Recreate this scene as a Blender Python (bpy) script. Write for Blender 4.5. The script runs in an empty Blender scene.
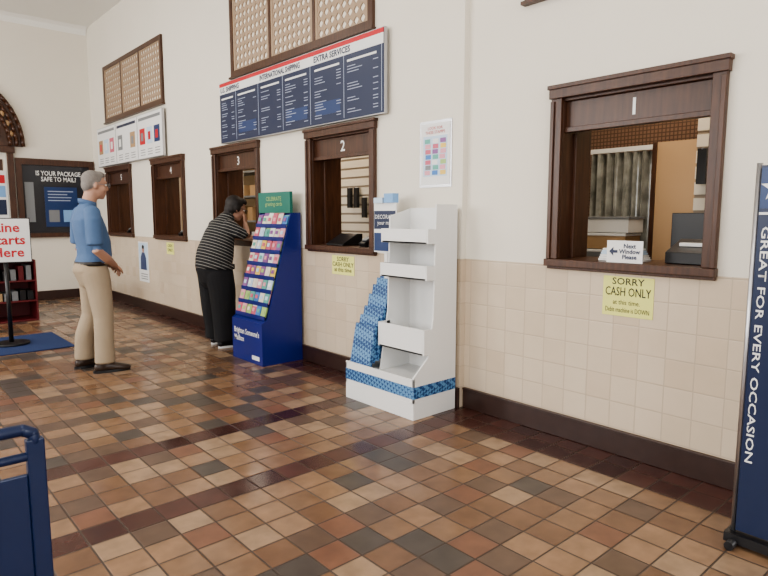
import bpy, bmesh, math, random
import numpy as np
from mathutils import Vector, Matrix
random.seed(7)
V=Vector
# ---------------------------------------------------------------- materials
def mat(name,col,rough=.5,metal=0.,spec=.5,noise=0.,nscale=8.,bump=0.,bscale=60.,trans=0.):
    m=bpy.data.materials.new(name);m.use_nodes=True;nt=m.node_tree;p=nt.nodes['Principled BSDF']
    p.inputs['Base Color'].default_value=(*col,1);p.inputs['Roughness'].default_value=rough
    p.inputs['Metallic'].default_value=metal;p.inputs['Specular IOR Level'].default_value=spec
    if trans: p.inputs['Transmission Weight'].default_value=trans
    tc=nt.nodes.new('ShaderNodeTexCoord')
    if noise:
        n=nt.nodes.new('ShaderNodeTexNoise');n.inputs['Scale'].default_value=nscale;n.inputs['Detail'].default_value=4
        nt.links.new(tc.outputs['Object'],n.inputs['Vector'])
        mx=nt.nodes.new('ShaderNodeMix');mx.data_type='RGBA'
        mx.inputs['A'].default_value=(*[c*(1-noise) for c in col],1);mx.inputs['B'].default_value=(*[min(1,c*(1+noise)) for c in col],1)
        nt.links.new(n.outputs['Fac'],mx.inputs['Factor']);nt.links.new(mx.outputs['Result'],p.inputs['Base Color'])
    if bump:
        n=nt.nodes.new('ShaderNodeTexNoise');n.inputs['Scale'].default_value=bscale
        nt.links.new(tc.outputs['Object'],n.inputs['Vector'])
        b=nt.nodes.new('ShaderNodeBump');b.inputs['Strength'].default_value=bump;b.inputs['Distance'].default_value=.01
        nt.links.new(n.outputs['Fac'],b.inputs['Height']);nt.links.new(b.outputs['Normal'],p.inputs['Normal'])
    return m
def M(nt,op,a,b=None,c=None):
    n=nt.nodes.new('ShaderNodeMath');n.operation=op
    for i,x in enumerate((a,b,c)):
        if x is None: continue
        if isinstance(x,(int,float)): n.inputs[i].default_value=x
        else: nt.links.new(x,n.inputs[i])
    return n.outputs[0]
def tilemat(name,ax,size,cols,grout,gw,rough,bands=None,off=(0,0),bump=.4,rvar=.1,blotch=.25):
    """square tiles in world position; ax picks the two axes; cols = constant ramp"""
    m=bpy.data.materials.new(name);m.use_nodes=True;nt=m.node_tree;p=nt.nodes['Principled BSDF'];L=nt.links
    g=nt.nodes.new('ShaderNodeNewGeometry');s=nt.nodes.new('ShaderNodeSeparateXYZ');L.new(g.outputs['Position'],s.inputs[0])
    U=s.outputs[ax[0]];W=s.outputs[ax[1]]
    u=M(nt,'DIVIDE',M(nt,'ADD',U,off[0]),size);w=M(nt,'DIVIDE',M(nt,'ADD',W,off[1]),size)
    fu,fw=M(nt,'FLOOR',u),M(nt,'FLOOR',w)
    cx=nt.nodes.new('ShaderNodeCombineXYZ');L.new(fu,cx.inputs[0]);L.new(fw,cx.inputs[1])
    wn=nt.nodes.new('ShaderNodeTexWhiteNoise');wn.noise_dimensions='3D';L.new(cx.outputs[0],wn.inputs['Vector'])
    r=nt.nodes.new('ShaderNodeValToRGB');r.color_ramp.interpolation='CONSTANT';e=r.color_ramp.elements
    e[0].position=cols[0][0];e[0].color=(*cols[0][1],1);e[1].position=cols[1][0];e[1].color=(*cols[1][1],1)
    for ps,c in cols[2:]:
        q=e.new(ps);q.color=(*c,1)
    L.new(wn.outputs['Value'],r.inputs[0]);col=r.outputs[0]
    def mix(f,a,b,bt='MIX'):
        n=nt.nodes.new('ShaderNodeMix');n.data_type='RGBA';n.blend_type=bt
        if isinstance(f,float): n.inputs['Factor'].default_value=f
        else: L.new(f,n.inputs['Factor'])
        for k,x in (('A',a),('B',b)):
            if isinstance(x,tuple): n.inputs[k].default_value=(*x,1)
            else: L.new(x,n.inputs[k])
        return n.outputs['Result']
    bf=None
    if bands:
        for (axis,a,b) in bands:
            c=s.outputs[axis];k=M(nt,'MULTIPLY',M(nt,'GREATER_THAN',c,a),M(nt,'LESS_THAN',c,b))
            bf=k if bf is None else M(nt,'MAXIMUM',bf,k)
        r2=nt.nodes.new('ShaderNodeValToRGB');e=r2.color_ramp.elements;e[0].color=(.045,.017,.014,1);e[1].color=(.085,.032,.024,1)
        L.new(wn.outputs['Value'],r2.inputs[0]);col=mix(bf,col,r2.outputs[0])
    nz=nt.nodes.new('ShaderNodeTexNoise');nz.inputs['Scale'].default_value=9;nz.inputs['Detail'].default_value=5;L.new(g.outputs['Position'],nz.inputs['Vector'])
    nv=M(nt,'ADD',M(nt,'MULTIPLY',nz.outputs['Fac'],blotch*2),1-blotch)
    cmb=nt.nodes.new('ShaderNodeCombineColor')
    for i in range(3): L.new(nv,cmb.inputs[i])
    col=mix(1.0,col,cmb.outputs[0],'MULTIPLY')
    def edge(x):
        f=M(nt,'FRACT',x);return M(nt,'MINIMUM',f,M(nt,'SUBTRACT',1.0,f))
    ed=M(nt,'MINIMUM',edge(u),edge(w));gr=M(nt,'LESS_THAN',ed,gw/size/2)
    col=mix(gr,col,grout);L.new(col,p.inputs['Base Color'])
    rr=M(nt,'ADD',M(nt,'MULTIPLY',wn.outputs['Value'],rvar),rough)
    rr=M(nt,'ADD',rr,M(nt,'MULTIPLY',gr,.35));L.new(rr,p.inputs['Roughness'])
    h=M(nt,'MINIMUM',M(nt,'DIVIDE',ed,gw/size),1.0)
    h=M(nt,'ADD',h,M(nt,'MULTIPLY',nz.outputs['Fac'],.3))
    b=nt.nodes.new('ShaderNodeBump');b.inputs['Strength'].default_value=bump;b.inputs['Distance'].default_value=.003
    L.new(h,b.inputs['Height']);L.new(b.outputs['Normal'],p.inputs['Normal'])
    return m
def stripemat(name,c1,c2,per,duty,rough=.8):
    m=bpy.data.materials.new(name);m.use_nodes=True;nt=m.node_tree;p=nt.nodes['Principled BSDF']
    tc=nt.nodes.new('ShaderNodeTexCoord');s=nt.nodes.new('ShaderNodeSeparateXYZ');nt.links.new(tc.outputs['Object'],s.inputs[0])
    z=M(nt,'ADD',s.outputs[2],M(nt,'MULTIPLY',s.outputs[0],.45))
    k=M(nt,'LESS_THAN',M(nt,'FRACT',M(nt,'DIVIDE',z,per)),duty)
    n=nt.nodes.new('ShaderNodeMix');n.data_type='RGBA';n.inputs['A'].default_value=(*c1,1);n.inputs['B'].default_value=(*c2,1)
    nt.links.new(k,n.inputs['Factor']);nt.links.new(n.outputs['Result'],p.inputs['Base Color']);p.inputs['Roughness'].default_value=rough
    return m
def checkmat(name,c1,c2,scale):
    m=bpy.data.materials.new(name);m.use_nodes=True;nt=m.node_tree;p=nt.nodes['Principled BSDF']
    tc=nt.nodes.new('ShaderNodeTexCoord');mp=nt.nodes.new('ShaderNodeMapping');mp.inputs['Rotation'].default_value=(.785,.6,.785)
    c=nt.nodes.new('ShaderNodeTexChecker');c.inputs['Scale'].default_value=scale;c.inputs['Color1'].default_value=(*c1,1);c.inputs['Color2'].default_value=(*c2,1)
    nt.links.new(tc.outputs['Object'],mp.inputs[0]);nt.links.new(mp.outputs[0],c.inputs[0]);nt.links.new(c.outputs[0],p.inputs['Base Color'])
    p.inputs['Roughness'].default_value=.45
    return m
def woodmat(name,c1,c2,rough=.35):
    m=bpy.data.materials.new(name);m.use_nodes=True;nt=m.node_tree;p=nt.nodes['Principled BSDF']
    tc=nt.nodes.new('ShaderNodeTexCoord');mp=nt.nodes.new('ShaderNodeMapping');mp.inputs['Scale'].default_value=(30,30,3)
    n=nt.nodes.new('ShaderNodeTexNoise');n.inputs['Scale'].default_value=1.5;n.inputs['Detail'].default_value=6
    r=nt.nodes.new('ShaderNodeValToRGB');r.color_ramp.elements[0].color=(*c1,1);r.color_ramp.elements[1].color=(*c2,1)
    r.color_ramp.elements[0].position=.3;r.color_ramp.elements[1].position=.7
    nt.links.new(tc.outputs['Object'],mp.inputs[0]);nt.links.new(mp.outputs[0],n.inputs[0]);nt.links.new(n.outputs['Fac'],r.inputs[0]);nt.links.new(r.outputs[0],p.inputs['Base Color'])
    p.inputs['Roughness'].default_value=rough
    return m
plaster=mat('plaster',(.73,.685,.60),.7,noise=.03,nscale=2,bump=.05,bscale=90)
white_p=mat('ceiling_paint',(.80,.79,.75),.8)
wtile=tilemat('wainscot_tile',(1,2),.155,[(0,(.585,.485,.37)),(.35,(.605,.505,.39)),(.7,(.57,.465,.35))],(.47,.38,.29),.006,.20,off=(0,.0),bump=.3,rvar=.08,blotch=.05)
ftile=tilemat('quarry_tile',(0,1),.165,[(0,(.205,.120,.070)),(.16,(.255,.155,.093)),(.36,(.165,.090,.052)),(.52,(.29,.195,.125)),(.66,(.115,.072,.050)),(.80,(.070,.056,.047)),(.92,(.18,.085,.052))],
   (.060,.040,.030),.008,.17,bands=[(1,2.64,2.805),(1,3.465,3.63),(0,2.97,3.5)],off=(.0,.0),bump=.5,rvar=.16,blotch=.42)
wood=woodmat('dark_wood',(.042,.016,.008),(.085,.034,.016))
basem=mat('baseboard_stone',(.040,.020,.016),.3,noise=.3,nscale=14)
lattice=mat('lattice_tan',(.36,.26,.175),.6)
cream=mat('cream_panel',(.80,.75,.66),.7)
navy=mat('navy_print',(.008,.018,.060),.35);navy2=mat('navy_light',(.013,.038,.13),.35);ltxt=mat('pale_blue_print',(.38,.43,.54),.5)
whitem=mat('white_card',(.74,.74,.73),.5);red=mat('red_print',(.50,.015,.025),.45)
yellow=mat('yellow_paper',(.74,.74,.24),.7);ink=mat('black_ink',(.01,.01,.012),.5)
blackm=mat('black_plastic',(.010,.010,.012),.35);grey=mat('grey_plastic',(.20,.21,.22),.5)
silver=mat('silver_metal',(.5,.5,.52),.35,metal=.9)
royal=mat('royal_blue_card',(.008,.018,.17),.35);bluemetal=mat('blue_metal',(.006,.017,.065),.35,noise=.1)
matblue=mat('blue_mat',(.008,.028,.11),.9,bump=.4,bscale=200)
peg=tilemat('pegboard',(1,2),.03,[(0,(.16,.09,.055)),(.5,(.16,.09,.055))],(.08,.045,.03),.008,.7,bump=.1,blotch=.05)
tan=mat('tan_partition',(.50,.33,.19),.7);slat=mat('slatwall_white',(.72,.66,.56),.5)
slatgap=mat('slatwall_groove',(.30,.25,.2),.6)
officewall=mat('office_wall',(.50,.40,.28),.8);officefloor=mat('office_floor',(.16,.12,.09),.6)
plastic=mat('curtain_plastic',(.30,.30,.27),.10,noise=.9,nscale=9)
teal=mat('teal_header',(.02,.16,.12),.5);skyblue=mat('light_blue',(.20,.38,.65),.5)
boxblue=checkmat('blue_check_box',(.008,.05,.17),(.12,.27,.47),42)
redcab=mat('dark_red_cabinet',(.12,.010,.014),.5);glassd=mat('noticeboard_dark',(.03,.03,.035),.2)
kraft=mat('kraft',(.40,.26,.14),.7)
pal=[mat('card_%d'%i,c,.5) for i,c in enumerate([(.72,.66,.56),(.55,.12,.18),(.75,.52,.12),(.12,.38,.32),(.50,.62,.75),(.78,.78,.75),(.25,.10,.28),(.70,.32,.38),(.36,.52,.18),(.06,.2,.5)])]
skin=mat('skin',(.44,.25,.175),.5);skin2=mat('skin_b',(.38,.21,.145),.5)
greyhair=mat('grey_hair',(.20,.18,.165),.8,noise=.3,nscale=60);darkhair=mat('dark_hair',(.014,.010,.009),.6,noise=.3,nscale=60)
shirt=mat('blue_shirt',(.075,.135,.255),.8,noise=.12,nscale=10,bump=.5,bscale=14)
khaki=mat('khaki',(.34,.27,.19),.85,noise=.08,nscale=8,bump=.45,bscale=12)
shoe=mat('brown_shoe',(.035,.020,.014),.4);belt=mat('belt',(.02,.014,.010),.4)
stripe=stripemat('striped_knit',(.010,.010,.012),(.27,.26,.24),.034,.20)
pants=mat('black_trousers',(.008,.008,.010),.85,bump=.3,bscale=14)
eyew=mat('eye_white',(.7,.68,.65),.3)
# ---------------------------------------------------------------- builder
class B:
    def __init__(s,name): s.name=name;s.bm=bmesh.new();s.mats=[]
    def mi(s,m):
        if m not in s.mats: s.mats.append(m)
        return s.mats.index(m)
    def hexa(s,c,m):
        v=[s.bm.verts.new(x) for x in c];k=s.mi(m)
        for f in ((0,3,2,1),(4,5,6,7),(0,1,5,4),(1,2,6,5),(2,3,7,6),(3,0,4,7)):
            fc=s.bm.faces.new([v[i] for i in f]);fc.material_index=k
    def box(s,x0,x1,y0,y1,z0,z1,m):
        s.hexa([(x0,y0,z0),(x1,y0,z0),(x1,y1,z0),(x0,y1,z0),(x0,y0,z1),(x1,y0,z1),(x1,y1,z1),(x0,y1,z1)],m)
    def boxr(s,c,size,rot,m):
        a,b,d=[q/2 for q in size];c=V(c)
        s.hexa([c+rot@V(p) for p in ((-a,-b,-d),(a,-b,-d),(a,b,-d),(-a,b,-d),(-a,-b,d),(a,-b,d),(a,b,d),(-a,b,d))],m)
    def prism(s,poly,ext,m):
        e=V(ext);a=[s.bm.verts.new(V(p)) for p in poly];b=[s.bm.verts.new(V(p)+e) for p in poly];k=s.mi(m);n=len(a)
        s.bm.faces.new(a[::-1]).material_index=k;s.bm.faces.new(b).material_index=k
        for i in range(n): s.bm.faces.new((a[i],a[(i+1)%n],b[(i+1)%n],b[i])).material_index=k
    def cyl(s,p0,p1,r,m,r1=None,n=16):
        p0,p1=V(p0),V(p1);t=(p1-p0).normalized();a=t.orthogonal().normalized();b=t.cross(a);r1=r if r1 is None else r1;k=s.mi(m)
        A=[];C=[]
        for i in range(n):
            w=2*math.pi*i/n;d=a*math.cos(w)+b*math.sin(w);A.append(s.bm.verts.new(p0+d*r));C.append(s.bm.verts.new(p1+d*r1))
        s.bm.faces.new(A[::-1]).material_index=k;s.bm.faces.new(C).material_index=k
        for i in range(n):
            f=s.bm.faces.new((A[i],A[(i+1)%n],C[(i+1)%n],C[i]));f.material_index=k;f.smooth=True
    def ell(s,c,r,m,rot=None,u=14,v=10):
        mt=Matrix.Translation(V(c))@(rot.to_4x4() if rot else Matrix())@Matrix.Diagonal((*r,1))
        g=bmesh.ops.create_uvsphere(s.bm,u_segments=u,v_segments=v,radius=1,matrix=mt);k=s.mi(m)
        for f in {f for w in g['verts'] for f in w.link_faces}: f.material_index=k;f.smooth=True
    def tubepath(s,pts,r,m,n=10):
        for a,b in zip(pts[:-1],pts[1:]): s.cyl(a,b,r,m,n=n)
        for a in pts[1:-1]: s.ell(a,(r,r,r),m,u=n,v=6)
    def mesh(s,me,mp,mats=None):
        base=[s.mi(x) for x in mats];vs=[s.bm.verts.new(mp@v.co) for v in me.vertices]
        for p in me.polygons:
            try:
                f=s.bm.faces.new([vs[i] for i in p.vertices]);f.material_index=base[min(p.material_index,len(base)-1)];f.smooth=p.use_smooth
            except ValueError: pass
    def text(s,body,o,xd,yd,size,m,align='LEFT',ls=1.,fit=None,bold=0.):
        cu=bpy.data.curves.new('tmp','FONT');cu.body=body;cu.size=size;cu.align_x=align;cu.align_y='CENTER';cu.space_line=ls;cu.resolution_u=2;cu.offset=bold
        ob=bpy.data.objects.new('tmp',cu);bpy.context.collection.objects.link(ob);bpy.context.view_layer.update()
        dg=bpy.context.evaluated_depsgraph_get();me=bpy.data.meshes.new_from_object(ob.evaluated_get(dg))
        xd,yd=V(xd),V(yd);z=xd.cross(yd);mp=Matrix((xd,yd,z)).transposed().to_4x4();mp.translation=V(o)
        if fit and len(me.vertices):
            w=max(v.co.x for v in me.vertices)-min(v.co.x for v in me.vertices)
            if w>0: mp=mp@Matrix.Diagonal((fit/w,1,1,1))
        s.mesh(me,mp,[m]);bpy.data.objects.remove(ob)
    def done(s,bevel=0.,recalc=True,parent=None):
        if recalc: bmesh.ops.recalc_face_normals(s.bm,faces=s.bm.faces)
        me=bpy.data.meshes.new(s.name);s.bm.to_mesh(me);s.bm.free()
        for m in s.mats: me.materials.append(m)
        ob=bpy.data.objects.new(s.name,me);bpy.context.collection.objects.link(ob)
        if parent: ob.parent=parent
        if bevel:
            md=ob.modifiers.new('bevel','BEVEL');md.width=bevel;md.segments=2;md.limit_method='ANGLE';md.angle_limit=.7
        return ob
XL,YL=(0,-1,0),(0,0,1)   # text on a wall facing -x
XF,YF=(1,0,0),(0,0,1)    # text facing -y
# ---------------------------------------------------------------- room shell
def wallgrid(name,axis,p0,p1,a0,a1,z0,z1,holes,split=None,low=None,m=plaster):
    b=B(name);A=sorted({a0,a1,*[h[0] for h in holes],*[h[1] for h in holes]});Z=sorted({z0,z1,*([split] if split else []),*[h[2] for h in holes],*[h[3] for h in holes]})
    for i in range(len(A)-1):
        for j in range(len(Z)-1):
            ca,cz=(A[i]+A[i+1])/2,(Z[j]+Z[j+1])/2
            if any(h[0]<ca<h[1] and h[2]<cz<h[3] for h in holes): continue
            mm=low if (split and cz<split) else m
            if axis=='x': b.box(p0,p1,A[i],A[i+1],Z[j],Z[j+1],mm)
            else: b.box(A[i],A[i+1],p0,p1,Z[j],Z[j+1],mm)
    return b.done()
H=4.55;YFAR=11.3
wins=[(1.16,2.15,3.30,'1'),(3.76,4.74,3.25,'2'),(5.62,6.67,3.25,'3'),(7.50,8.55,3.25,'4'),(9.43,10.56,3.25,'5')]
holes=[(a+.04,b_-.04,1.10,2.12) for a,b_,x,n in wins]
wallgrid('wall_right',('x'),3.30,3.60,-3.5,2.84,0,H,holes[:1],1.095,wtile)
wallgrid('wall_right_far',('x'),3.25,3.60,2.84,YFAR,0,H,holes[1:],1.095,wtile)
wallgrid('wall_back','y',YFAR,YFAR+.2,-4.2,3.25,0,H,[(.95,1.95,0,2.4)])
wallgrid('wall_left','x',-4.2,-4.0,-3.5,YFAR,0,H,[(-1.6,.2,1.1,3.8),(1.6,3.4,1.1,3.8),(4.8,6.6,1.1,3.8),(8.,9.8,1.1,3.8)])
wallgrid('wall_front','y',-3.7,-3.5,-4.2,3.6,0,H,[(-2.6,-.6,1.0,3.8),(.4,2.4,1.0,3.8)])
b=B('floor');b.box(-4.2,3.30,-3.7,YFAR+.2,-.1,0,ftile);b.done()
b=B('ceiling');b.box(-4.2,7,-3.7,YFAR+.2,H,H+.15,white_p);b.done()
b=B('baseboard_right');b.box(3.278,3.299,-3.4,2.83,0.001,.135,basem);b.box(3.270,3.299,-3.4,2.83,.135,.15,basem);b.done(.003)
b=B('baseboard_right_far');b.box(3.228,3.249,2.835,YFAR-.03,0.001,.135,basem);b.box(3.220,3.249,2.835,YFAR-.03,.135,.15,basem);b.done(.003)
b=B('baseboard_back');b.box(2.07,3.215,YFAR-.025,YFAR-.001,.001,.15,basem);b.box(-3.98,.83,YFAR-.025,YFAR-.001,.001,.15,basem);b.done(.003)
b=B('trim_cove');b.prism([(-4,YFAR-.001,H-.001),(-4,YFAR-.13,H-.001),(-4,YFAR-.05,H-.04),(-4,YFAR-.001,H-.12)],(7.24,0,0),white_p);b.done()
# back office
b=B('floor_office');b.box(3.6,7,-3.7,YFAR+.2,-.1,0,officefloor);b.done()
b=B('ceiling_office');b.box(3.605,6.9,-3.6,YFAR,3.0,3.1,white_p);b.done()
b=B('wall_office');b.box(6.9,7.05,-3.7,YFAR+.2,0,H,officewall);b.box(3.61,6.89,YFAR,YFAR+.2,0,3,officewall);b.box(3.61,6.89,-3.7,-3.5,0,3,officewall);b.done()
b=B('pegboard_partition');b.box(4.75,4.80,1.0,4.4,0,2.98,peg);b.done()
b=B('tan_partition_panel');b.box(4.60,4.63,1.78,2.12,.0,1.95,tan);b.box(4.585,4.60,2.09,2.12,0,1.95,wood);b.done()
def slatwall(name,x,y0,y1,z1,extra=None):
    b=B(name);b.box(x,x+.03,y0,y1,0,z1,slatgap)
    for i in range(int(z1/.11)-1): b.box(x-.01,x,y0,y1,.12+i*.11,.205+i*.11,slat)
    if extra:
        for y,z in extra:
            b.cyl((x-.01,y,z+.12),(x-.08,y,z+.12),.006,silver);b.box(x-.08,x-.04,y-.03,y+.03,z-.12,z+.12,blackm)
    b.done()
slatwall('slatwall_panel',4.5,1.2,1.765,2.6,[(1.70,1.74)])
b=B('plastic_curtain');n=60
pv=[]
for i in range(n+1):
    y=2.14+i*.5/n;x=4.64+.03*math.sin(i*.7)+.012*math.sin(i*1.9);pv.append((x,y))
k=b.mi(plastic)
for i in range(n):
    f=b.bm.faces.new([b.bm.verts.new(p) for p in ((*pv[i],.9),(*pv[i+1],.9),(*pv[i+1],1.90),(*pv[i],1.90))]);f.material_index=k
b.box(4.62,4.66,2.13,2.75,1.905,1.94,whitem);b.done(recalc=False)
b=B('office_shelving')
for y0,y1 in ((8.0,10.6),):
    for z in (.4,.9,1.3,1.7,2.1): b.box(4.9,5.3,y0,y1,z,z+.03,grey)
    for y in (y0,y1): b.box(4.9,5.3,y-.02,y+.02,0,2.4,grey)
    for i in range(30):
        y=random.uniform(y0+.1,y1-.3);z=random.choice((.43,.93,1.33,1.73));b.box(4.95,5.2,y,y+random.uniform(.1,.2),z,z+random.uniform(.1,.3),random.choice([kraft,whitem,navy2,kraft]))
b.done()
slatwall('slatwall_panel',4.7,5.35,6.15,2.9,[(5.75,1.62),(5.88,1.62),(5.6,1.5)])
b=B('tan_partition_panel');b.box(4.72,4.75,6.16,7.4,0,2.9,tan);b.done()
b=B('office_bin_stack')
for i in range(4):
    b.box(4.30,4.54,2.2-.02*i,2.56-.02*i,.9+i*.125,1.0+i*.125,(whitem,grey,kraft,whitem)[i]);b.box(4.295,4.545,2.195-.02*i,2.565-.02*i,1.0+i*.125,1.02+i*.125,(grey,whitem,whitem,grey)[i])
b.box(4.29,4.55,2.15,2.60,0,.895,tan);b.done(.004)
# service windows
def service(y0,y1,x,num):
    b=B('service_window');cw=.07
    zt=2.18;zb=1.135
    b.box(x-.03,x-.0015,y0,y0+cw,zb,zt,wood);b.box(x-.03,x-.0015,y1-cw,y1,zb,zt,wood)
    b.box(x-.045,x-.0015,y0-.01,y1+.01,zt-.075,zt,wood);b.box(x-.055,x-.0015,y0-.018,y1+.018,zt-.02,zt+.005,wood)
    b.box(x-.042,x-.030,y0,y0+.025,zb,zt-.09,wood);b.box(x-.042,x-.030,y1-.025,y1,zb,zt-.09,wood)
    h0,h1=y0+.041,y1-.041
    b.box(x-.001,x+.33,h0,y0+cw,1.135,2.119,wood);b.box(x-.001,x+.33,y1-cw,h1,1.135,2.119,wood);b.box(x-.001,x+.33,y0+cw,y1-cw,2.09,2.119,wood)
    b.box(x+.03,x+.055,y0+cw,y1-cw,1.93,2.09,wood);b.box(x+.01,x+.06,y0+cw,y1-cw,1.905,1.935,wood)
    for ya,yb in ((y0+cw,y0+cw+.012),(y1-cw-.02,y1-cw)): b.box(x+.12,x+.15,ya,yb,1.135,1.91,wood)
    b.box(x-.05,x-.001,y0-.005,y1+.01,1.09,1.134,wood);b.box(x-.001,x+.36,h0,h1,1.101,1.134,wood)
    b.box(x-.025,x-.001,y0+.0,y1-.0,1.072,1.09,wood)
    b.text(num,(x+.028,(y0+y1)/2,2.005),XL,YL,.13,whitem,'CENTER',bold=.002)
    return b.done(.003)
for w in wins: service(*w)
# lattice grilles
def grille(y0,y1,z0,z1,x,np_=3):
    b=B('lattice_grille');fw=.06
    b.box(x-.03,x-.0015,y0,y1,z0,z0+fw,wood);b.box(x-.03,x-.0015,y0,y1,z1-fw,z1,wood);b.box(x-.03,x-.0015,y0,y0+fw,z0+fw,z1-fw,wood);b.box(x-.03,x-.0015,y1-fw,y1,z0+fw,z1-fw,wood)
    b.box(x-.05,x-.0015,y0-.015,y1+.015,z0-.02,z0,wood)
    pw=(y1-y0-2*fw)/np_
    b.box(x-.006,x-.0015,y0+fw,y1-fw,z0+fw,z1-fw,cream)
    for i in range(1,np_): b.box(x-.028,x-.006,y0+fw+i*pw-.02,y0+fw+i*pw+.02,z0+fw,z1-fw,wood)
    k=b.mi(lattice)
    for i in range(np_):
        a=y0+fw+i*pw+(.02 if i else 0)+.0;c=y0+fw+(i+1)*pw-(.02 if i<np_-1 else 0)
        bd=.035
        b.box(x-.022,x-.0065,a,a+bd,z0+fw,z1-fw,lattice);b.box(x-.022,x-.0065,c-bd,c,z0+fw,z1-fw,lattice)
        ny=max(1,round((c-a-2*bd)/.085));nz=round((z1-z0-2*fw)/.085);sy=(c-a-2*bd)/ny;sz=(z1-z0-2*fw)/nz
        for p in range(ny):
            for q in range(nz):
                cy,cz=a+bd+(p+.5)*sy,z0+fw+(q+.5)*sz
                out=[];inn=[]
                for t in range(8):
                    w=math.pi/4*t;ox=max(-1,min(1,1.4142*math.cos(w)*1.0));oz=max(-1,min(1,1.4142*math.sin(w)))
                    out.append((cy+ox*sy/2,cz+oz*sz/2));rr=.40 if t%2==0 else .33
                    inn.append((cy+math.cos(w)*sy*rr,cz+math.sin(w)*sz*rr))
                vo=[b.bm.verts.new((x-.018,*o)) for o in out];vi=[b.bm.verts.new((x-.018,*o)) for o in inn];vb=[b.bm.verts.new((x-.007,*o)) for o in inn]
                for t in range(8):
                    u=(t+1)%8;f=b.bm.faces.new((vo[t],vo[u],vi[u],vi[t]));f.material_index=k;f=b.bm.faces.new((vi[t],vi[u],vb[u],vb[t]));f.material_index=k
    b.done(recalc=False)
grille(3.78,6.15,2.89,3.76,3.25);grille(8.05,10.46,2.89,3.76,3.25);grille(.9,2.37,2.73,3.76,3.30,2)
# price board
b=B('price_menu_board');y0,y1,z0,z1=3.60,6.36,2.20,2.85;x=3.19
b.box(x,x+.03,y0,y1,z0,z1,silver);b.box(x-.004,x,y0+.006,y1-.006,z0+.006,z1-.006,navy)
for y in (4.2,5.8): b.box(x+.03,3.249,y,y+.04,2.4,2.8,silver)
b.box(x-.006,x-.004,y0+.006,y1-.006,z1-.125,z1-.045,whitem)
b.box(x-.0065,x-.004,y0+.006,y1-.006,z1-.045,z1-.008,red)
for t,ya,fw in (('U.S. SHIPPING',6.33,.42),('INTERNATIONAL SHIPPING',5.48,.72),('EXTRA SERVICES',4.54,.52)):
    b.text(t,(x-.0075,ya,z1-.085),XL,YL,.07,navy,fit=fw,bold=.002)
cols=[(6.35,5.99),(5.98,5.52),(5.50,5.06),(5.05,4.60),(4.57,4.11),(4.10,3.63)]
for ci,(ya,yb) in enumerate(cols):
    b.box(x-.006,x-.004,yb-.005,yb+.0,z0+.02,z1-.125,ltxt)
    b.box(x-.006,x-.004,yb+.06,ya-.04,z1-.185,z1-.168,whitem)
    zz=z1-.225;seg=0
    while zz>z0+.04:
        L=random.uniform(.35,.9)*(ya-yb-.08)
        if random.random()<.8: b.box(x-.006,x-.004,ya-.04-L*.55,ya-.04,zz,zz+.0055,ltxt)
        if random.random()<.6: b.box(x-.006,x-.004,yb+.04,yb+.04+.06,zz,zz+.0055,ltxt)
        seg+=1;zz-=.023 if seg%4 else .046
    if ci in(1,3,4): b.box(x-.0055,x-.0041,yb+.05,ya-.05,z0+.08,z0+.19,navy2)
b.done()
b=B('shipping_supplies_sign');y0,y1,z0,z1=8.02,10.80,2.20,2.82
b.box(x,x+.03,y0,y1,z0,z1,silver);b.box(x-.004,x,y0+.01,y1-.01,z0+.01,z1-.01,whitem)
for y in (8.6,10.2): b.box(x+.03,3.249,y,y+.04,2.4,2.78,silver)
for i in range(3):
    a=y1-.06-i*.93
    b.box(x-.006,x-.004,a-.80,a,z1-.09,z1-.05,grey if i!=1 else navy)
    if i<2: b.box(x-.006,x-.004,a-.875,a-.865,z0+.02,z1-.02,grey)
    for j in range(3):
        c=a-.03-j*.27;b.box(x-.006,x-.004,c-.2,c,z0+.20,z0+.42,[kraft,pal[4],pal[1],grey,whitem,kraft,red,pal[4],navy2][i*3+j])
        b.box(x-.007,x-.006,c-.14,c-.05,z0+.25,z0+.36,random.choice([whitem,red,grey]))
        for q in range(3): b.box(x-.006,x-.004,c-.19,c-.02,z0+.05+q*.035,z0+.06+q*.035,grey)
b.done()
def paper(name,x,ya,yb,z0,z1,lines,m=whitem,size=.05,ink_=ink,ls=1.):
    b=B(name);b.box(x-.004,x-.0015,yb,ya,z0,z1,m)
    b.text(lines,(x-.0055,(ya+yb)/2,(z0+z1)/2+size*.1),XL,YL,size,ink_,'CENTER',ls,bold=.0004);b.done();
b=B('wall_poster');b.box(3.244,3.2485,2.94,3.26,1.61,2.09,silver);b.box(3.241,3.244,2.955,3.245,1.63,2.07,whitem)
b.box(3.2395,3.241,2.98,3.22,1.69,1.98,pal[4])
for i in range(7):
    for j in range(3):
        yy=2.99+j*.075+random.random()*.01;zz=1.70+i*.038;b.box(3.238,3.2395,yy,yy+.055,zz,zz+.032,random.choice(pal[1:4]+pal[6:]+[grey,whitem]))
b.text('LOOK FOR\nTHESE STAMPS',(3.2385,3.1,2.02),XL,YL,.03,red,'CENTER');b.done()
paper('yellow_note',3.25,4.38,4.06,.88,1.05,'SORRY\nCASH ONLY\nat this time',yellow,.055,ls=.85)
paper('yellow_note',3.25,8.2,7.95,.88,1.04,'CASH\nONLY',yellow,.06)
b=B('yellow_note');b.box(3.2960,3.2985,1.475,1.775,.825,1.055,yellow)
b.text('SORRY',(3.2945,1.625,1.025),XL,YL,.055,ink,'CENTER',fit=.19,bold=.0005);b.text('CASH ONLY',(3.2945,1.625,.965),XL,YL,.07,ink,'CENTER',fit=.27,bold=.0005)
b.text('at this time.',(3.2945,1.63,.905),XL,YL,.04,ink,'CENTER',fit=.16);b.text('Debit machine is DOWN',(3.2945,1.625,.86),XL,YL,.04,ink,'CENTER',fit=.26);b.done()
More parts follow.
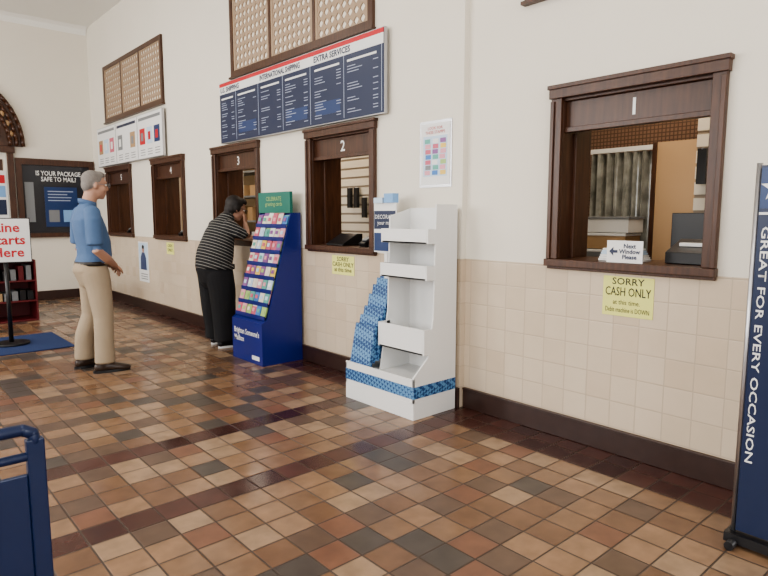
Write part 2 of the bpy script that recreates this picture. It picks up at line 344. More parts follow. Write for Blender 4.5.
b=B('wall_flyer');b.box(3.2465,3.2485,8.9,9.3,.42,1.02,whitem);b.box(3.245,3.2465,8.92,9.28,.60,1.0,pal[4])
b.prism([(3.245,9.22,.60),(3.245,8.98,.60),(3.245,8.99,.78),(3.245,9.05,.86),(3.245,9.15,.86),(3.245,9.21,.78)],(-.0008,0,0),navy2);b.ell((3.2445,9.1,.91),(.001,.045,.055),skin);b.ell((3.2440,9.1,.94),(.001,.048,.032),darkhair)
for i in range(3): b.box(3.245,3.2465,8.95,9.22,.46+i*.035,.472+i*.035,grey)
b.done()
b=B('next_window_sign');b.box(3.255,3.261,1.53,1.74,1.137,1.262,whitem);b.box(3.261,3.32,1.6,1.66,1.136,1.142,whitem)
b.text('Next\nWindow\nPlease',(3.2535,1.605,1.20),XL,YL,.034,navy,'CENTER',ls=.9,bold=.001)
b.prism([(3.2535,1.725,1.2),(3.2535,1.70,1.225),(3.2535,1.70,1.208),(3.2535,1.675,1.208),(3.2535,1.675,1.192),(3.2535,1.70,1.192),(3.2535,1.70,1.175)],(-.0006,0,0),navy);b.done()
b=B('receipt_printer');b.box(3.42,3.62,1.26,1.48,1.136,1.20,blackm);b.prism([(3.42,1.26,1.20),(3.62,1.26,1.20),(3.62,1.26,1.27)],(0,.22,0),blackm);b.box(3.5,3.56,1.30,1.44,1.23,1.25,whitem);b.done(.004)
b=B('paper_pile');[b.box(3.38+.01*i,3.52+.01*i,1.60+.012*i,1.86,1.1355+i*.012,1.146+i*.012,random.choice([whitem,pal[4],whitem])) for i in range(6)];b.done()
b=B('computer_monitor');b.box(4.0,4.03,1.25,1.70,1.17,1.42,blackm);b.box(4.03,4.06,1.44,1.50,1.1,1.3,blackm);b.box(3.95,4.12,1.36,1.58,1.085,1.1,blackm);b.done(.004)
b=B('office_counter');b.box(3.66,4.25,-.5,10.8,1.04,1.08,grey);b.box(3.7,4.2,-.5,10.8,0.0,1.04,tan);b.done()
b=B('card_tray');b.box(3.27,3.50,4.25,4.5,1.1355,1.15,blackm);b.prism([(3.27,4.25,1.15),(3.50,4.25,1.15),(3.50,4.25,1.24),(3.44,4.25,1.24)],(0,.25,0),blackm);b.done(.004)
def terminal(y,x=3.28):
    b=B('payment_terminal');r=Matrix.Rotation(-.5,3,'Y');b.boxr((x+.06,y,1.19),(.16,.085,.035),r,blackm);b.boxr((x+.035,y,1.204),(.05,.065,.008),r,grey);b.cyl((x+.07,y,1.136),(x+.07,y,1.17),.04,blackm);b.done(.004)
terminal(3.98);terminal(7.8);terminal(9.8)
b=B('desk_organizer');
for i in range(5): b.box(3.48,3.58,8.1-.09*i-.08,8.1-.09*i,1.1355,1.25+.03*(i%3),random.choice([pal[5],pal[1],grey,kraft]))
b.done(.003)
# ---------------------------------------------------------------- white cardboard display
b=B('cardboard_display_stand')
y0,y1=2.85,3.60;ym=3.32;xf=2.79;xb=3.215;t=.012
b.box(xf,xb,y0,y1,.001,.12,whitem)
b.prism([(xf,y0,.12),(xf,y0,.30),(2.93,y0,.42),(2.98,y0,.70),(3.0,y0,1.48),(xb,y0,1.48),(xb,y0,.12)],(0,t,0),whitem)
b.prism([(xf,y1-t,.12),(xf,y1-t,.28),(xb,y1-t,.34),(xb,y1-t,.12)],(0,t,0),whitem)
b.prism([(2.90,ym,.25),(2.98,ym,.70),(3.0,ym,1.40),(xb,ym,1.46),(xb,ym,.25)],(0,t,0),whitem)
b.box(xb-t,xb,y0+t,ym,.12,1.46,whitem);b.box(xb-t,xb,ym+t,y1,.12,.9,whitem)
b.box(xf,xf+t,y0,y1,.12,.29,whitem)
for z0,z1,xx,dx in ((1.21,1.31,2.92,.0),(.96,1.06,2.91,0),(.44,.62,2.89,0)):
    b.box(xx,xx+t,y0-.0+.014,ym,z0,z1,whitem);b.box(xx,xb-t,y0+t,ym,z0,z0+t,whitem)
    b.prism([(xx,y0+.001,z0),(xx,y0+.001,z1),(3.0,y0+.001,z1),(3.0,y0+.001,z0)],(0,t,0),whitem)
    b.prism([(xx,ym,z0),(xx,ym,z1),(3.0,ym,z1),(3.0,ym,z0)],(0,t,0),whitem)
b.box(xf+t,xb-t,y0+t,y1-t,.24,.252,whitem)
b.box(xf-.002,xf,y0,y1,.15,.235,boxblue);b.box(xf,xb,y0-.002,y0,.15,.235,boxblue)
stand=b.done(.002)
b=B('flat_rate_box_pile')
for i,(xc,zc,h,a) in enumerate(((2.845,.43,.33,.20),(2.885,.47,.37,.20),(2.925,.51,.42,.19),(2.965,.56,.50,.18),(3.005,.60,.56,.17),(3.045,.62,.62,.15),(3.09,.64,.66,.12),(3.135,.64,.68,.10))):
    b.boxr((xc+.01,3.459+.004*(i%2),zc),(.034,.225-.012*(i%2),h-.02),Matrix.Rotation(a,3,'Y'),boxblue)
b.done(.003,parent=stand)
b=B('display_header_sign');b.box(3.08,3.09,3.345,3.60,1.12,1.50,whitem);b.box(3.078,3.08,3.35,3.595,1.30,1.44,navy);b.text('DECORATE\nyour mail',(3.0765,3.47,1.37),XL,YL,.045,whitem,'CENTER');b.box(3.078,3.08,3.35,3.595,1.13,1.27,navy2)
b.box(3.09,3.10,3.45,3.49,.87,1.15,whitem)
b.prism([(3.06,3.36,1.50),(3.12,3.36,1.50),(3.12,3.36,1.57),(3.06,3.36,1.57)],(0,.10,0),skyblue);b.prism([(3.06,3.48,1.50),(3.12,3.48,1.50),(3.12,3.48,1.54),(3.06,3.48,1.54)],(0,.10,0),pal[4]);b.done(.002,parent=stand)
# ---------------------------------------------------------------- greeting card rack
b=B('greeting_card_rack');y0,y1=4.85,5.43
side=[(2.78,0),(3.225,0),(3.225,1.43),(3.12,1.43),(2.84,.44),(2.78,.40)]
for ya in (y0,y1-.012): b.prism([(p,ya,q+.001) for p,q in side],(0,.012,0),royal)
b.box(2.782,2.792,y0+.012,y1-.012,.001,.40,royal);b.box(3.21,3.222,y0+.012,y1-.012,.001,1.43,royal)
b.prism([(2.792,y0+.012,.40),(2.85,y0+.012,.44),(3.13,y0+.012,1.42),(3.14,y0+.012,1.40),(2.87,y0+.012,.41)],(0,y1-y0-.024,0),royal)
b.box(3.11,3.14,y0+.0,y1,1.43,1.63,teal);b.text('CELEBRATE\ngreeting cards',(3.108,(y0+y1)/2,1.54),XL,YL,.055,pal[8],'CENTER',ls=.9)
b.text("Brighten Someone's\nMailbox",(2.780,(y0+y1)/2+.25,.25),XL,YL,.075,whitem,'LEFT',fit=.48,bold=.0015)
b.box(2.7795,2.781,y0+.06,y0+.2,.04,.08,whitem)
rot=Matrix.Rotation(.30,3,'Y')
for i in range(8):
    f=i/7.6;X=2.825+f*.275;Z=.45+f*.93
    b.box(X-.012,X-.004,y0+.012,y1-.012,Z-.02,Z+.018,royal)
    b.box(X-.012,X+.05,y0+.012,y1-.012,Z-.022,Z-.018,royal)
    for j in range(6):
        w=.088;yc=y0+.06+j*.0925
        for kx in range(2):
            m_=random.choice(pal);h=random.uniform(.10,.135);b.boxr((X+.012+kx*.012,yc+random.uniform(-.003,.003),Z+h/2-.01+kx*.012),(.004,w*.93,h),rot,m_)
        b.boxr((X+.0085,yc,Z+.06),(.002,w*.5,.035),rot,random.choice(pal))
b.done()
# ---------------------------------------------------------------- tall banner fixture (right foreground)
b=B('greeting_card_banner_fixture');d=.02
b.box(2.73,2.76,.25,.80+d,.07,1.60,navy);b.cyl((2.745,.812+d,.05),(2.745,.812+d,1.61),.011,silver);b.cyl((2.745,.245,.05),(2.745,.245,1.61),.011,silver)
b.box(2.70,2.80,.2,.835+d,.02,.06,blackm)
for y in (.25,.8+d):
    b.cyl((2.66,y,.02),(2.84,y,.02),.019,blackm)
b.box(2.726,2.73,.3,.797+d,1.43,1.59,navy2);b.box(2.724,2.729,.3,.797+d,1.405,1.415,whitem)
star=[]
for i in range(10):
    r=.055 if i%2==0 else .022;w=math.pi/2+i*math.pi/5;star.append((2.7255,.765-math.cos(w)*r,1.51+math.sin(w)*r))
b.prism(star,(-.001,0,0),whitem)
b.text('GREAT FOR EVERY OCCASION',(2.7285,.792,1.36),(0,0,-1),(0,-1,0),.040,whitem,'LEFT',fit=.98,bold=.0004)
b.done()
# ---------------------------------------------------------------- blue metal rack end (left foreground)
b=B('blue_metal_rack')
b.box(.325,.372,1.90,1.93,.02,.765,bluemetal);b.box(-.372,-.325,1.90,1.93,.02,.765,bluemetal)
b.tubepath([(.35,1.915,.75),(.345,1.915,.78),(.32,1.915,.795),(-.32,1.915,.795),(-.345,1.915,.78),(-.35,1.915,.75)],.017,bluemetal)
b.cyl((-.33,1.915,.715),(.33,1.915,.715),.013,bluemetal);b.box(-.325,.325,1.905,1.92,.10,.665,bluemetal)
b.box(-.36,-.33,1.72,2.10,.001,.03,bluemetal);b.box(.33,.36,1.72,2.10,.001,.03,bluemetal)
b.box(-.325,.325,1.93,2.08,.12,.135,bluemetal);b.box(-.325,.325,2.07,2.08,.135,.26,bluemetal)
b.done(.004)
# ---------------------------------------------------------------- line sign, mat, cabinet, notice board, door
b=B('floor_mat');b.box(.5,1.72,6.97,8.0,.001,.012,matblue);b.done(.004)
b=B('queue_sign_stand');cx,cy_=1.30,7.5
b.cyl((cx-.08,cy_,.0125),(cx-.08,cy_,.035),.17,blackm,n=32);b.cyl((cx-.08,cy_+.02,.035),(cx-.08,cy_+.02,1.0),.022,blackm)
rz=Matrix.Rotation(math.radians(-8),3,'Z');b.boxr((cx-.055,cy_,1.14),(.44,.02,.48),rz,blackm);b.boxr((cx-.055,cy_-.0115,1.14),(.42,.004,.46),rz,whitem)
b.text('Line\nStarts\nHere',(cx-.057,cy_-.0155,1.14),rz@V(XF),YF,.14,red,'CENTER',ls=.95,fit=.33,bold=.003);b.done()
b=B('red_display_cabinet')
b.box(1.20,1.82,9.55,9.58,.001,.82,redcab);b.box(1.20,1.22,9.1,9.55,.001,.82,redcab);b.box(1.80,1.82,9.1,9.55,.001,.82,redcab)
for z in (.001,.26,.53,.80): b.box(1.22,1.80,9.1,9.55,z,z+.02,redcab)
for i in range(6):
    b.box(1.26+i*.09,1.32+i*.09,9.15,9.45,.551,.551+random.uniform(.1,.2),random.choice([grey,kraft,redcab,blackm]));b.box(1.26+i*.09,1.33+i*.09,9.15,9.45,.281,.281+random.uniform(.1,.2),random.choice([grey,redcab,blackm,kraft]))
b.done(.003)
Y=YFAR
b=B('notice_board');b.box(2.12,3.22,Y-.03,Y-.0015,1.07,2.31,glassd)
for a in ((2.06,2.14,1.05,2.33),(3.16,3.235,1.05,2.33)): b.box(a[0],a[1],Y-.07,Y-.0015,a[2],a[3],wood)
b.box(2.14,3.16,Y-.07,Y-.0015,1.05,1.12,wood);b.box(2.14,3.16,Y-.07,Y-.0015,2.23,2.33,wood)
b.box(2.33,3.03,Y-.035,Y-.03,1.90,2.18,glassd);b.text('IS YOUR PACKAGE\nSAFE TO MAIL?',(2.68,Y-.038,2.05),XF,YF,.105,whitem,'CENTER',ls=.9,fit=.68,bold=.002)
b.box(2.45,2.95,Y-.036,Y-.03,1.22,1.88,navy2)
for i in range(4): b.box(2.50,2.50+random.uniform(.25,.4),Y-.038,Y-.036,1.80-i*.05,1.815-i*.05,ltxt)
b.box(2.50,2.66,Y-.038,Y-.036,1.3,1.5,grey);b.box(2.72,2.9,Y-.038,Y-.036,1.3,1.5,skyblue)
b.box(3.03,3.14,Y-.035,Y-.03,1.4,1.6,whitem);b.box(2.17,2.3,Y-.035,Y-.03,1.3,1.95,grey);b.done(.004)
b=B('door_1');b.box(.96,1.94,Y+.05,Y+.09,.005,2.39,cream)
for a in ((1.0,1.42),(1.48,1.90)):
    for z in ((.15,1.0),(1.1,2.3)): b.box(a[0],a[1],Y+.04,Y+.05,z[0],z[1],wood)
b.box(1.46,1.60,Y+.03,Y+.04,1.0,1.1,silver);b.done(.004)
b=B('trim_1')
b.box(.84,.95,Y-.05,Y-.0015,.001,2.44,wood);b.box(1.95,2.04,Y-.05,Y-.0015,.001,2.44,wood);b.box(.80,2.06,Y-.07,Y-.0015,2.40,2.50,wood);b.done(.004)
b=B('carved_wood_arch');R=.80;cx=1.5;pts=[(cx+R*math.cos(math.pi*i/24)*.86,Y-.05,2.505+R*1.2*math.sin(math.pi*i/24)) for i in range(25)]
b.prism(pts,(0,.045,0),wood)
for k_ in range(3):
    s_=1-.13*k_;prev=None
    for i in range(25):
        p=(cx+R*math.cos(math.pi*i/24)*.86*s_,Y-.055-.012*k_,2.51+R*1.2*s_*math.sin(math.pi*i/24))
        if prev: b.cyl(prev,p,.03,wood,n=8)
        prev=p
for i in range(1,14):
    w=math.pi*i/14;b.ell((cx+.42*math.cos(w)*.8,Y-.07,2.53+.42*1.2*math.sin(w)),(.04,.03,.06),tan)
    b.ell((cx+.62*math.cos(w)*.86,Y-.07,2.53+.62*1.2*math.sin(w)),(.04,.03,.05),kraft)
b.ell((cx,Y-.07,2.72),(.14,.04,.17),lattice);b.done()
b=B('door_poster');b.box(1.60,1.93,Y+.025,Y+.035,1.35,2.12,whitem);b.box(1.62,1.91,Y+.022,Y+.025,1.42,1.66,navy);b.box(1.62,1.91,Y+.022,Y+.025,1.92,2.05,red);b.box(1.62,1.91,Y+.022,Y+.025,1.70,1.88,skyblue);b.done()
# windows on the lobby's other walls and added ceiling fill lights
def daywin(axis,p,a0,a1,z0,z1,idx):
    b=B('window_%d'%idx);d=.06
    def bx(u0,u1,w0,w1,m=wood):
        if axis=='x': b.box(p-.1,p-.04,u0,u1,w0,w1,m)
        else: b.box(u0,u1,p-.1,p-.04,w0,w1,m)
    bx(a0+.002,a0+d,z0+.002,z1-.002);bx(a1-d,a1-.002,z0+.002,z1-.002);bx(a0+d,a1-d,z0+.002,z0+d);bx(a0+d,a1-d,z1-d,z1-.002);bx(a0+d,a1-d,(z0+z1)/2-.03,(z0+z1)/2+.03)
    bx((a0+a1)/2-.02,(a0+a1)/2+.02,z0+d,(z0+z1)/2-.03);bx((a0+a1)/2-.02,(a0+a1)/2+.02,(z0+z1)/2+.03,z1-d);b.done()
def area(name,loc,rot,sx,sy,power,col):
    l=bpy.data.lights.new(name,'AREA');l.shape='RECTANGLE';l.size=sx;l.size_y=sy;l.energy=power;l.color=col
    o=bpy.data.objects.new(name,l);o.location=loc;o.rotation_euler=rot;bpy.context.collection.objects.link(o)
DAY=(1,.98,.955)
for i,(a,c) in enumerate([(-1.6,.2),(1.6,3.4),(4.8,6.6),(8.,9.8)]):
    daywin('x',-4.0,a,c,1.1,3.8,i+1);area('daylight_left',(-4.18,(a+c)/2,2.45),(0,math.radians(-90),0),2.6,1.75,(80,115,170,215)[i],DAY)
for i,(a,c) in enumerate([(-2.6,-.6),(.4,2.4)]):
    daywin('y',-3.55,a,c,1.0,3.8,i+5);area('daylight_front',((a+c)/2,-3.68,2.4),(math.radians(90),0,0),1.9,2.7,100,DAY)
for y in (1.,4.5,8.):  # unseen housings with area lights, added to fill the lobby
    b=B('added_fill_fixture');b.box(-.7,.7,y-.15,y+.15,4.32,4.4,whitem)
    for x in (-.5,.5): b.cyl((x,y,4.4),(x,y,4.549),.01,silver)
    b.done();area('added_fill_light',(0,y,4.31),(0,0,0),1.35,.28,35,(1,.93,.84))
for y in (1.8,4.3,6.2,8.3,10.2): area('office_light',(4.3 if y>2 else 4.1,y,2.97),(0,0,0),.9,.6,22,(1,.88,.72))
# ---------------------------------------------------------------- people
def tube(bm,pts,side,n=16,seg=None,label=0,flat=1.):
    P=[V(p[0]) for p in pts];ra=[p[1] for p in pts];rb=[p[2] if len(p)>2 else p[1] for p in pts];N=len(P)
    rings=[]
    def ring(c,t,a,b):
        s=(V(side)-t*V(side).dot(t)).normalized();q=t.cross(s)
        rings.append([bm.verts.new(c+s*a*math.cos(2*math.pi*i/n)+q*b*math.sin(2*math.pi*i/n)) for i in range(n)])
    T=[]
    for i in range(N):
        a=P[max(0,i-1)];c=P[min(N-1,i+1)];T.append((c-a).normalized())
    m=min(ra[0],rb[0])
    for k in (.95,.7,.35): w=math.sqrt(1-k*k);ring(P[0]-T[0]*m*k,T[0],ra[0]*w,rb[0]*w)
    for i in range(N): ring(P[i],T[i],ra[i],rb[i])
    m=min(ra[-1],rb[-1])*flat
    for k in (.35,.7,.95): w=math.sqrt(1-k*k);ring(P[-1]+T[-1]*m*k,T[-1],ra[-1]*w,rb[-1]*w)
    bm.faces.new(rings[0][::-1]);bm.faces.new(rings[-1])
    for a,c in zip(rings[:-1],rings[1:]):
        for i in range(n): bm.faces.new((a[i],a[(i+1)%n],c[(i+1)%n],c[i]))
    if seg is not None:
        for i in range(N-1): seg.append((P[i],P[i+1],(ra[i]+rb[i])/2,(ra[i+1]+rb[i+1])/2,label))
def ellp(bm,c,r,rot=None):
    mt=Matrix.Translation(V(c))@(rot.to_4x4() if rot else Matrix())@Matrix.Diagonal((*r,1));bmesh.ops.create_uvsphere(bm,u_segments=20,v_segments=14,radius=1,matrix=mt)
def remesh(bm,vox,sm,seg,nlab):
    bmesh.ops.recalc_face_normals(bm,faces=bm.faces)
    me=bpy.data.meshes.new('t');bm.to_mesh(me);bm.free();ob=bpy.data.objects.new('t',me);bpy.context.collection.objects.link(ob)
    md=ob.modifiers.new('r','REMESH');md.mode='VOXEL';md.voxel_size=vox;md.use_smooth_shade=True
    if sm: s=ob.modifiers.new('s','SMOOTH');s.factor=.5;s.iterations=sm
    bpy.context.view_layer.update();dg=bpy.context.evaluated_depsgraph_get();o2=bpy.data.meshes.new_from_object(ob.evaluated_get(dg));bpy.data.objects.remove(ob)
    n=len(o2.polygons);c=np.empty(n*3);o2.polygons.foreach_get('center',c);c=c.reshape(-1,3)
    best=np.full(n,1e9);lab=np.zeros(n,int)
    for a,b_,r0,r1,l in seg:
        a=np.array(a);d=np.array(b_)-a;t=np.clip(((c-a)@d)/max(1e-9,d@d),0,1);q=a+t[:,None]*d
        dist=np.linalg.norm(c-q,axis=1)-(r0+(r1-r0)*t);k=dist<best;best[k]=dist[k];lab[k]=l
    o2.polygons.foreach_set('use_smooth',[True]*n)
    return o2,c,lab
def hand(B_,W,d,nrm,thumb,skinm,curl=.45,s=1.):
    bm=bmesh.new();W=V(W);d=V(d).normalized();nrm=(V(nrm)-d*V(nrm).dot(d)).normalized();t=V(thumb);t=(t-d*t.dot(d)-nrm*t.dot(nrm)).normalized()
    tube(bm,[(W-d*.03,.026*s,.02*s),(W,.027*s,.018*s),(W+d*.04*s,.038*s,.016*s),(W+d*.085*s,.040*s,.014*s)],t,12)
    for i,(o,L) in enumerate(((.031,.072),(.010,.080),(-.011,.074),(-.031,.058))):
        p=W+d*.085*s+t*o*s;a=curl*.7;pts=[(p-d*.015,.0095*s)];
        for k,fr in enumerate((.45,.32,.25)):
            v=d*math.cos(a)+nrm*math.sin(a)+t*(o*.8);p=p+v*L*fr*s;pts.append((p,(.009-.001*k)*s));a+=curl
        tube(bm,pts,t,8)
    p=W+d*.025*s+t*.028*s;pts=[(p,.012*s)];v=(d*.6+t*.75+nrm*.25).normalized();p=p+v*.035*s;pts.append((p,.011*s));v=(d*.9+t*.3+nrm*.35).normalized();p=p+v*.032*s;pts.append((p,.009*s));p=p+v*.02*s;pts.append((p,.0075*s))
    tube(bm,pts,nrm,8)
    me,c,l=remesh(bm,.0045,1,[],1);B_.mesh(me,Matrix(),[skinm])
def head(bm,seg,C,fwd,up,S,L_SKIN,L_HAIR,hair):
    f=V(fwd).normalized();u=(V(up)-f*V(up).dot(f)).normalized();l=u.cross(f);R=Matrix((f,l,u)).transposed();P=lambda x,y,z:V(C)+R@V((x*S,y*S,z*S))
    E=lambda c,r:ellp(bm,P(*c),[q*S for q in r],R)
    def sg(a,b_,r0,r1,lab): seg.append((P(*a),P(*b_),r0*S,r1*S,lab))
    E((-.012,0,.035),(.098,.076,.085));E((.025,0,-.03),(.07,.06,.09));E((.055,0,-.095),(.03,.032,.026))
    E((.098,0,-.02),(.018,.013,.024));E((.102,0,-.032),(.016,.016,.010));E((.082,0,.03),(.016,.052,.012))
    E((.083,0,-.066),(.014,.026,.006));E((.081,0,-.078),(.013,.022,.006));E((.06,.04,-.03),(.025,.02,.025));E((.06,-.04,-.03),(.025,.02,.025))
    for y in (.077,-.077): E((-.01,y,-.01),(.018,.008,.032));sg((-.01,y,-.03),(-.01,y,.01),.014,.014,L_SKIN)
    sg((.04,0,-.09),(.05,0,.02),.06,.068,L_SKIN);sg((.09,0,-.03),(.09,0,0),.03,.02,L_SKIN);sg((.03,0,-.05),(.03,0,.0),.07,.076,L_SKIN);sg((.06,0,.04),(.06,0,.05),.05,.045,L_SKIN)
    for c,r in hair: E(c,r);seg.append((P(*c),P(c[0],c[1],c[2]+.001),(sum(r)/3)*S,(sum(r)/3)*S,L_HAIR))
    return P,R
def eyes(B_,P,R,S,glasses=None):
    for y in (.031,-.031):
        B_.ell(P(.083,y,.008),(.012*S,.015*S,.009*S),eyew,R);B_.ell(P(.093,y,.008),(.004*S,.006*S,.006*S),ink,R)
        if glasses:
            prev=None
            for i in range(13):
                w=2*math.pi*i/12;p=P(.112,y+.026*math.cos(w),.004+.020*math.sin(w))
                if prev: B_.cyl(prev,p,.0022*S,glasses,n=6)
                prev=p
            B_.cyl(P(.11,math.copysign(.057,y),.008),P(0,math.copysign(.083,y),.010),.002*S,glasses,n=6)
    if glasses: B_.cyl(P(.114,.006,.01),P(.114,-.006,.01),.002*S,glasses,n=6)
def shoes(B_,pos,yaw,m,sole,L=.29):
    R=Matrix.Rotation(yaw,3,'Z');bm=bmesh.new();P=lambda x,y,z:V(pos)+R@V((x,y,z))
    tube(bm,[(P(-.07,0,.05),.036,.045),(P(-.02,0,.058),.038,.055),(P(.06,0,.045),.042,.042),(P(.13,0,.034),.048,.03),(P(L-.11,0,.028),.038,.022)],R@V((0,1,0)),14)
    tube(bm,[(P(-.03,0,.06),.04),(P(-.035,0,.11),.042)],R@V((0,1,0)),14)
    me,c,l=remesh(bm,.007,2,[],1);B_.mesh(me,Matrix(),[m])
    out=[];
    for i in range(24):
        w=2*math.pi*i/24;x=.04+.155*math.cos(w)*(L/.29);y=.045*math.sin(w)*(1+.12*math.cos(w));out.append(P(x,y,.001))
    B_.prism(out,(0,0,.022),sole)
# --- man: faces +x, standing, hands clasped in front
o=V((1.61,5.78,0));g=lambda x,y,z:o+V((x,y,z))
b=B('man');bm=bmesh.new();seg=[];SH,PA,SK,HA,BE=0,1,2,3,4;Yd=V((0,1,0))
tube(bm,[(g(-.005,0,.99),.165,.128),(g(.02,0,1.06),.17,.142),(g(.015,0,1.16),.172,.142),(g(-.01,0,1.28),.18,.134),(g(-.03,0,1.38),.19,.120),(g(-.03,0,1.45),.165,.085),(g(-.02,0,1.50),.085,.06)],Yd,24,None)
seg+=[(g(.01,y,1.0),g(.01,y,1.16),.12,.12,SH) for y in (-.05,0,.05)]+[(g(-.01,y,1.16),g(-.03,y,1.40),.12,.11,SH) for y in (-.06,0,.06)]+[(g(-.03,-.14,1.45),g(-.03,.14,1.45),.07,.07,SH)]
tube(bm,[(g(-.015,0,1.49),.066,.062),(g(.01,0,1.57),.058,.06),(g(.03,0,1.63),.055,.06)],Yd,16,None);seg.append((g(-.005,0,1.535),g(.03,0,1.63),.06,.057,SK))
tube(bm,[(g(-.02,0,.98),.16,.125),(g(-.03,0,.93),.17,.138),(g(-.01,0,.86),.16,.128)],Yd,24,None);seg+=[(g(-.02,y,.90),g(-.01,y,.965),.13,.125,PA) for y in (-.05,0,.05)]
for sgn,kx,fx in ((-1,.03,.03),(1,-.0,-.06)):
    y=sgn
    tube(bm,[(g(-.01,y*.085,.90),.10,.12),(g(.01,y*.10,.78),.094,.108),(g(kx,y*.125,.50),.077,.086),(g(fx-.01,y*.14,.30),.073,.083),(g(fx-.015,y*.15,.095),.072,.088)],Yd,18,seg,PA,.3)
    tube(bm,[(g(-.03,y*.17,1.43),.062,.070),(g(-.04,y*.225,1.36),.062,.07),(g(-.045,y*.25,1.155),.063,.071)],Yd,16,seg,SH,.2)
    tube(bm,[(g(-.04,y*.245,1.22),.043),(g(-.04,y*.265,1.11),.041),(g(.06,y*.20,1.03),.039),(g(.165,y*.075,.955),.027)],V((0,0,1)),14,None);seg.append((g(-.04,y*.26,1.11),g(-.04,y*.265,1.10),.041,.041,SK));seg.append((g(-.04,y*.265,1.10),g(.165,y*.075,.955),.041,.028,SK))
hair=[((-.025,0,.05),(.092,.080,.082)),((-.06,0,.0),(.055,.072,.07)),((.03,0,.085),(.055,.062,.042))]
P,R=head(bm,seg,g(.055,-.0,1.672),(1,-.05,-.06),(.05,0,1),1.0,SK,HA,hair)
me,c,lab=remesh(bm,.009,3,seg,5)
t_=(lab<=1);lab[t_&(c[:,2]>=.985)]=SH;lab[t_&(c[:,2]<.985)]=PA
me.polygons.foreach_set('material_index',lab);b.mesh(me,Matrix(),[shirt,khaki,skin,greyhair,belt])
def loop(B_,c,ra,rb,h,th,m,n=32,tilt=0):
    k=B_.mi(m);rs=[]
    for (r,z) in ((0,-h/2),(th,-h/2),(th,h/2),(0,h/2)):
        rs.append([B_.bm.verts.new(V(c)+V(((rb+r)*math.cos(2*math.pi*i/n),(ra+r)*math.sin(2*math.pi*i/n),z+tilt*math.cos(2*math.pi*i/n)))) for i in range(n)])
    for j in range(4):
        for i in range(n): f=B_.bm.faces.new((rs[j][i],rs[j][(i+1)%n],rs[(j+1)%4][(i+1)%n],rs[(j+1)%4][i]));f.material_index=k;f.smooth=True
loop(b,g(-.012,0,.980),.158,.124,.038,.012,belt);loop(b,g(-.018,0,1.515),.066,.062,.04,.012,shirt,tilt=-.02)
b.box(o.x+.105,o.x+.130,o.y-.02,o.y+.02,.965,.995,silver)
eyes(b,P,R,1.0,grey)
hand(b,g(.16,-.078,.96),(.50,.80,-.35),(-.35,.2,-.9),(.5,0,.8),skin,.50);hand(b,g(.158,.078,.945),(.60,-.74,-.4),(-.4,-.2,-.9),(.5,0,.8),skin,.50)
shoes(b,g(.025,-.155,0),-.15,shoe,blackm);shoes(b,g(-.06,.15,0),.12,shoe,blackm)
b.done()
# --- woman leaning on the ledge of window 3, faces +x
o=V((2.89,5.98,0));b=B('woman');bm=bmesh.new();seg=[]
tube(bm,[(g(-.02,0,.92),.225,.185),(g(.0,0,1.01),.225,.185),(g(.03,0,1.11),.21,.165),(g(.06,0,1.21),.205,.145),(g(.10,0,1.30),.185,.115),(g(.14,0,1.37),.11,.08)],Yd,24,None)
seg+=[(g(-.0,y,.91),g(.03,y,1.11),.17,.155,SH) for y in (-.07,0,.07)]+[(g(.03,y,1.11),g(.10,y,1.31),.145,.11,SH) for y in (-.08,0,.08)]
tube(bm,[(g(.13,0,1.36),.058,.058),(g(.18,-.01,1.42),.052,.054)],Yd,16,None);seg.append((g(.155,0,1.40),g(.185,0,1.44),.05,.05,SK))
tube(bm,[(g(-.02,0,.90),.20,.17),(g(-.03,0,.84),.205,.175),(g(-.02,0,.78),.20,.165)],Yd,24,None);seg+=[(g(-.02,y,.74),g(-.02,y,.83),.155,.155,PA) for y in (-.07,0,.07)]
for y,fx in ((-1,.02),(1,.04)):
    tube(bm,[(g(-.01,y*.10,.80),.125,.15),(g(.01,y*.115,.62),.118,.145),(g(.015,y*.12,.42),.108,.132),(g(fx-.0,y*.125,.22),.102,.124),(g(fx-.0,y*.13,.085),.10,.122)],Yd,18,seg,PA,.25)
tube(bm,[(g(.09,-.17,1.29),.075,.078),(g(.15,-.225,1.23),.066,.070),(g(.22,-.23,1.205),.054,.058)],Yd,16,seg,SH,.3)
tube(bm,[(g(.09,.17,1.29),.075,.078),(g(.15,.225,1.24),.066,.070),(g(.20,.235,1.21),.054,.058)],Yd,16,seg,SH,.3)
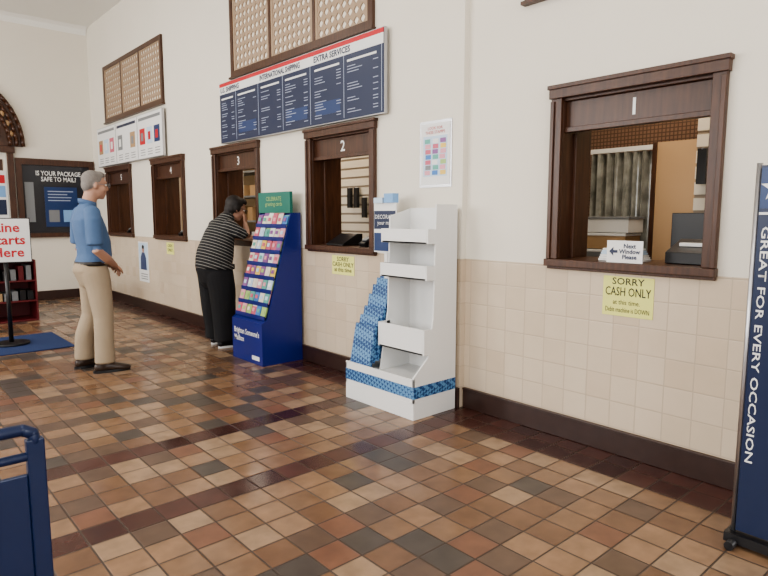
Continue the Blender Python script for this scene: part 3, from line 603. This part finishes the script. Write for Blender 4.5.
tube(bm,[(g(.21,-.225,1.20),.042),(g(.275,-.20,1.195),.038),(g(.30,-.12,1.31),.026)],Yd,14,None);seg.append((g(.25,-.22,1.19),g(.30,-.12,1.31),.042,.03,SK))
tube(bm,[(g(.20,.235,1.20),.042),(g(.26,.205,1.185),.038),(g(.42,.08,1.175),.026)],Yd,14,None);seg.append((g(.235,.22,1.19),g(.42,.08,1.175),.042,.03,SK))
hair=[((-.03,0,.045),(.102,.088,.092)),((-.06,0,-.02),(.062,.08,.078)),((.038,0,.088),(.058,.072,.044)),((-.015,.05,0),(.055,.038,.06)),((-.015,-.05,0.0),(.055,.038,.06))]
P,R=head(bm,seg,g(.24,-.03,1.480),(1,-.15,-.38),(.3,0,1),1.0,SK,HA,hair)
me,c,lab=remesh(bm,.009,3,seg,5)
t_=(lab<=1);lab[t_&(c[:,2]>=.865)]=SH;lab[t_&(c[:,2]<.865)]=PA
me.polygons.foreach_set('material_index',lab);b.mesh(me,Matrix(),[stripe,pants,skin2,darkhair,belt])
eyes(b,P,R,1.0,blackm)
hand(b,g(.30,-.115,1.32),(.2,.35,.9),(-.5,.8,0),(0,.6,.2),skin2,.5,.92);hand(b,g(.415,.085,1.175),(.7,-.7,-.05),(0,0,-1),(-.7,-.7,0),skin2,.2,.92)
shoes(b,g(.04,-.125,0),-.1,blackm,whitem,.26);shoes(b,g(.07,.125,0),.1,blackm,whitem,.26)
loop(b,g(-.008,0,.872),.222,.180,.05,.016,stripe,tilt=-.01)
b.done()
# ---------------------------------------------------------------- world, camera
w=bpy.data.worlds.new('world');bpy.context.scene.world=w;w.use_nodes=True;bg=w.node_tree.nodes['Background'];bg.inputs[0].default_value=(.8,.9,1,1);bg.inputs[1].default_value=1.5
try: bpy.context.scene.view_settings.look='AgX - Medium High Contrast'
except Exception: pass
cam=bpy.data.cameras.new('camera');cam.sensor_width=36;cam.lens=28.125;cam.clip_start=.05
co=bpy.data.objects.new('camera',cam);co.location=(0,0,1.4);co.rotation_euler=(math.radians(90)-math.atan(.12),0,math.radians(-41.5));bpy.context.collection.objects.link(co);bpy.context.scene.camera=co
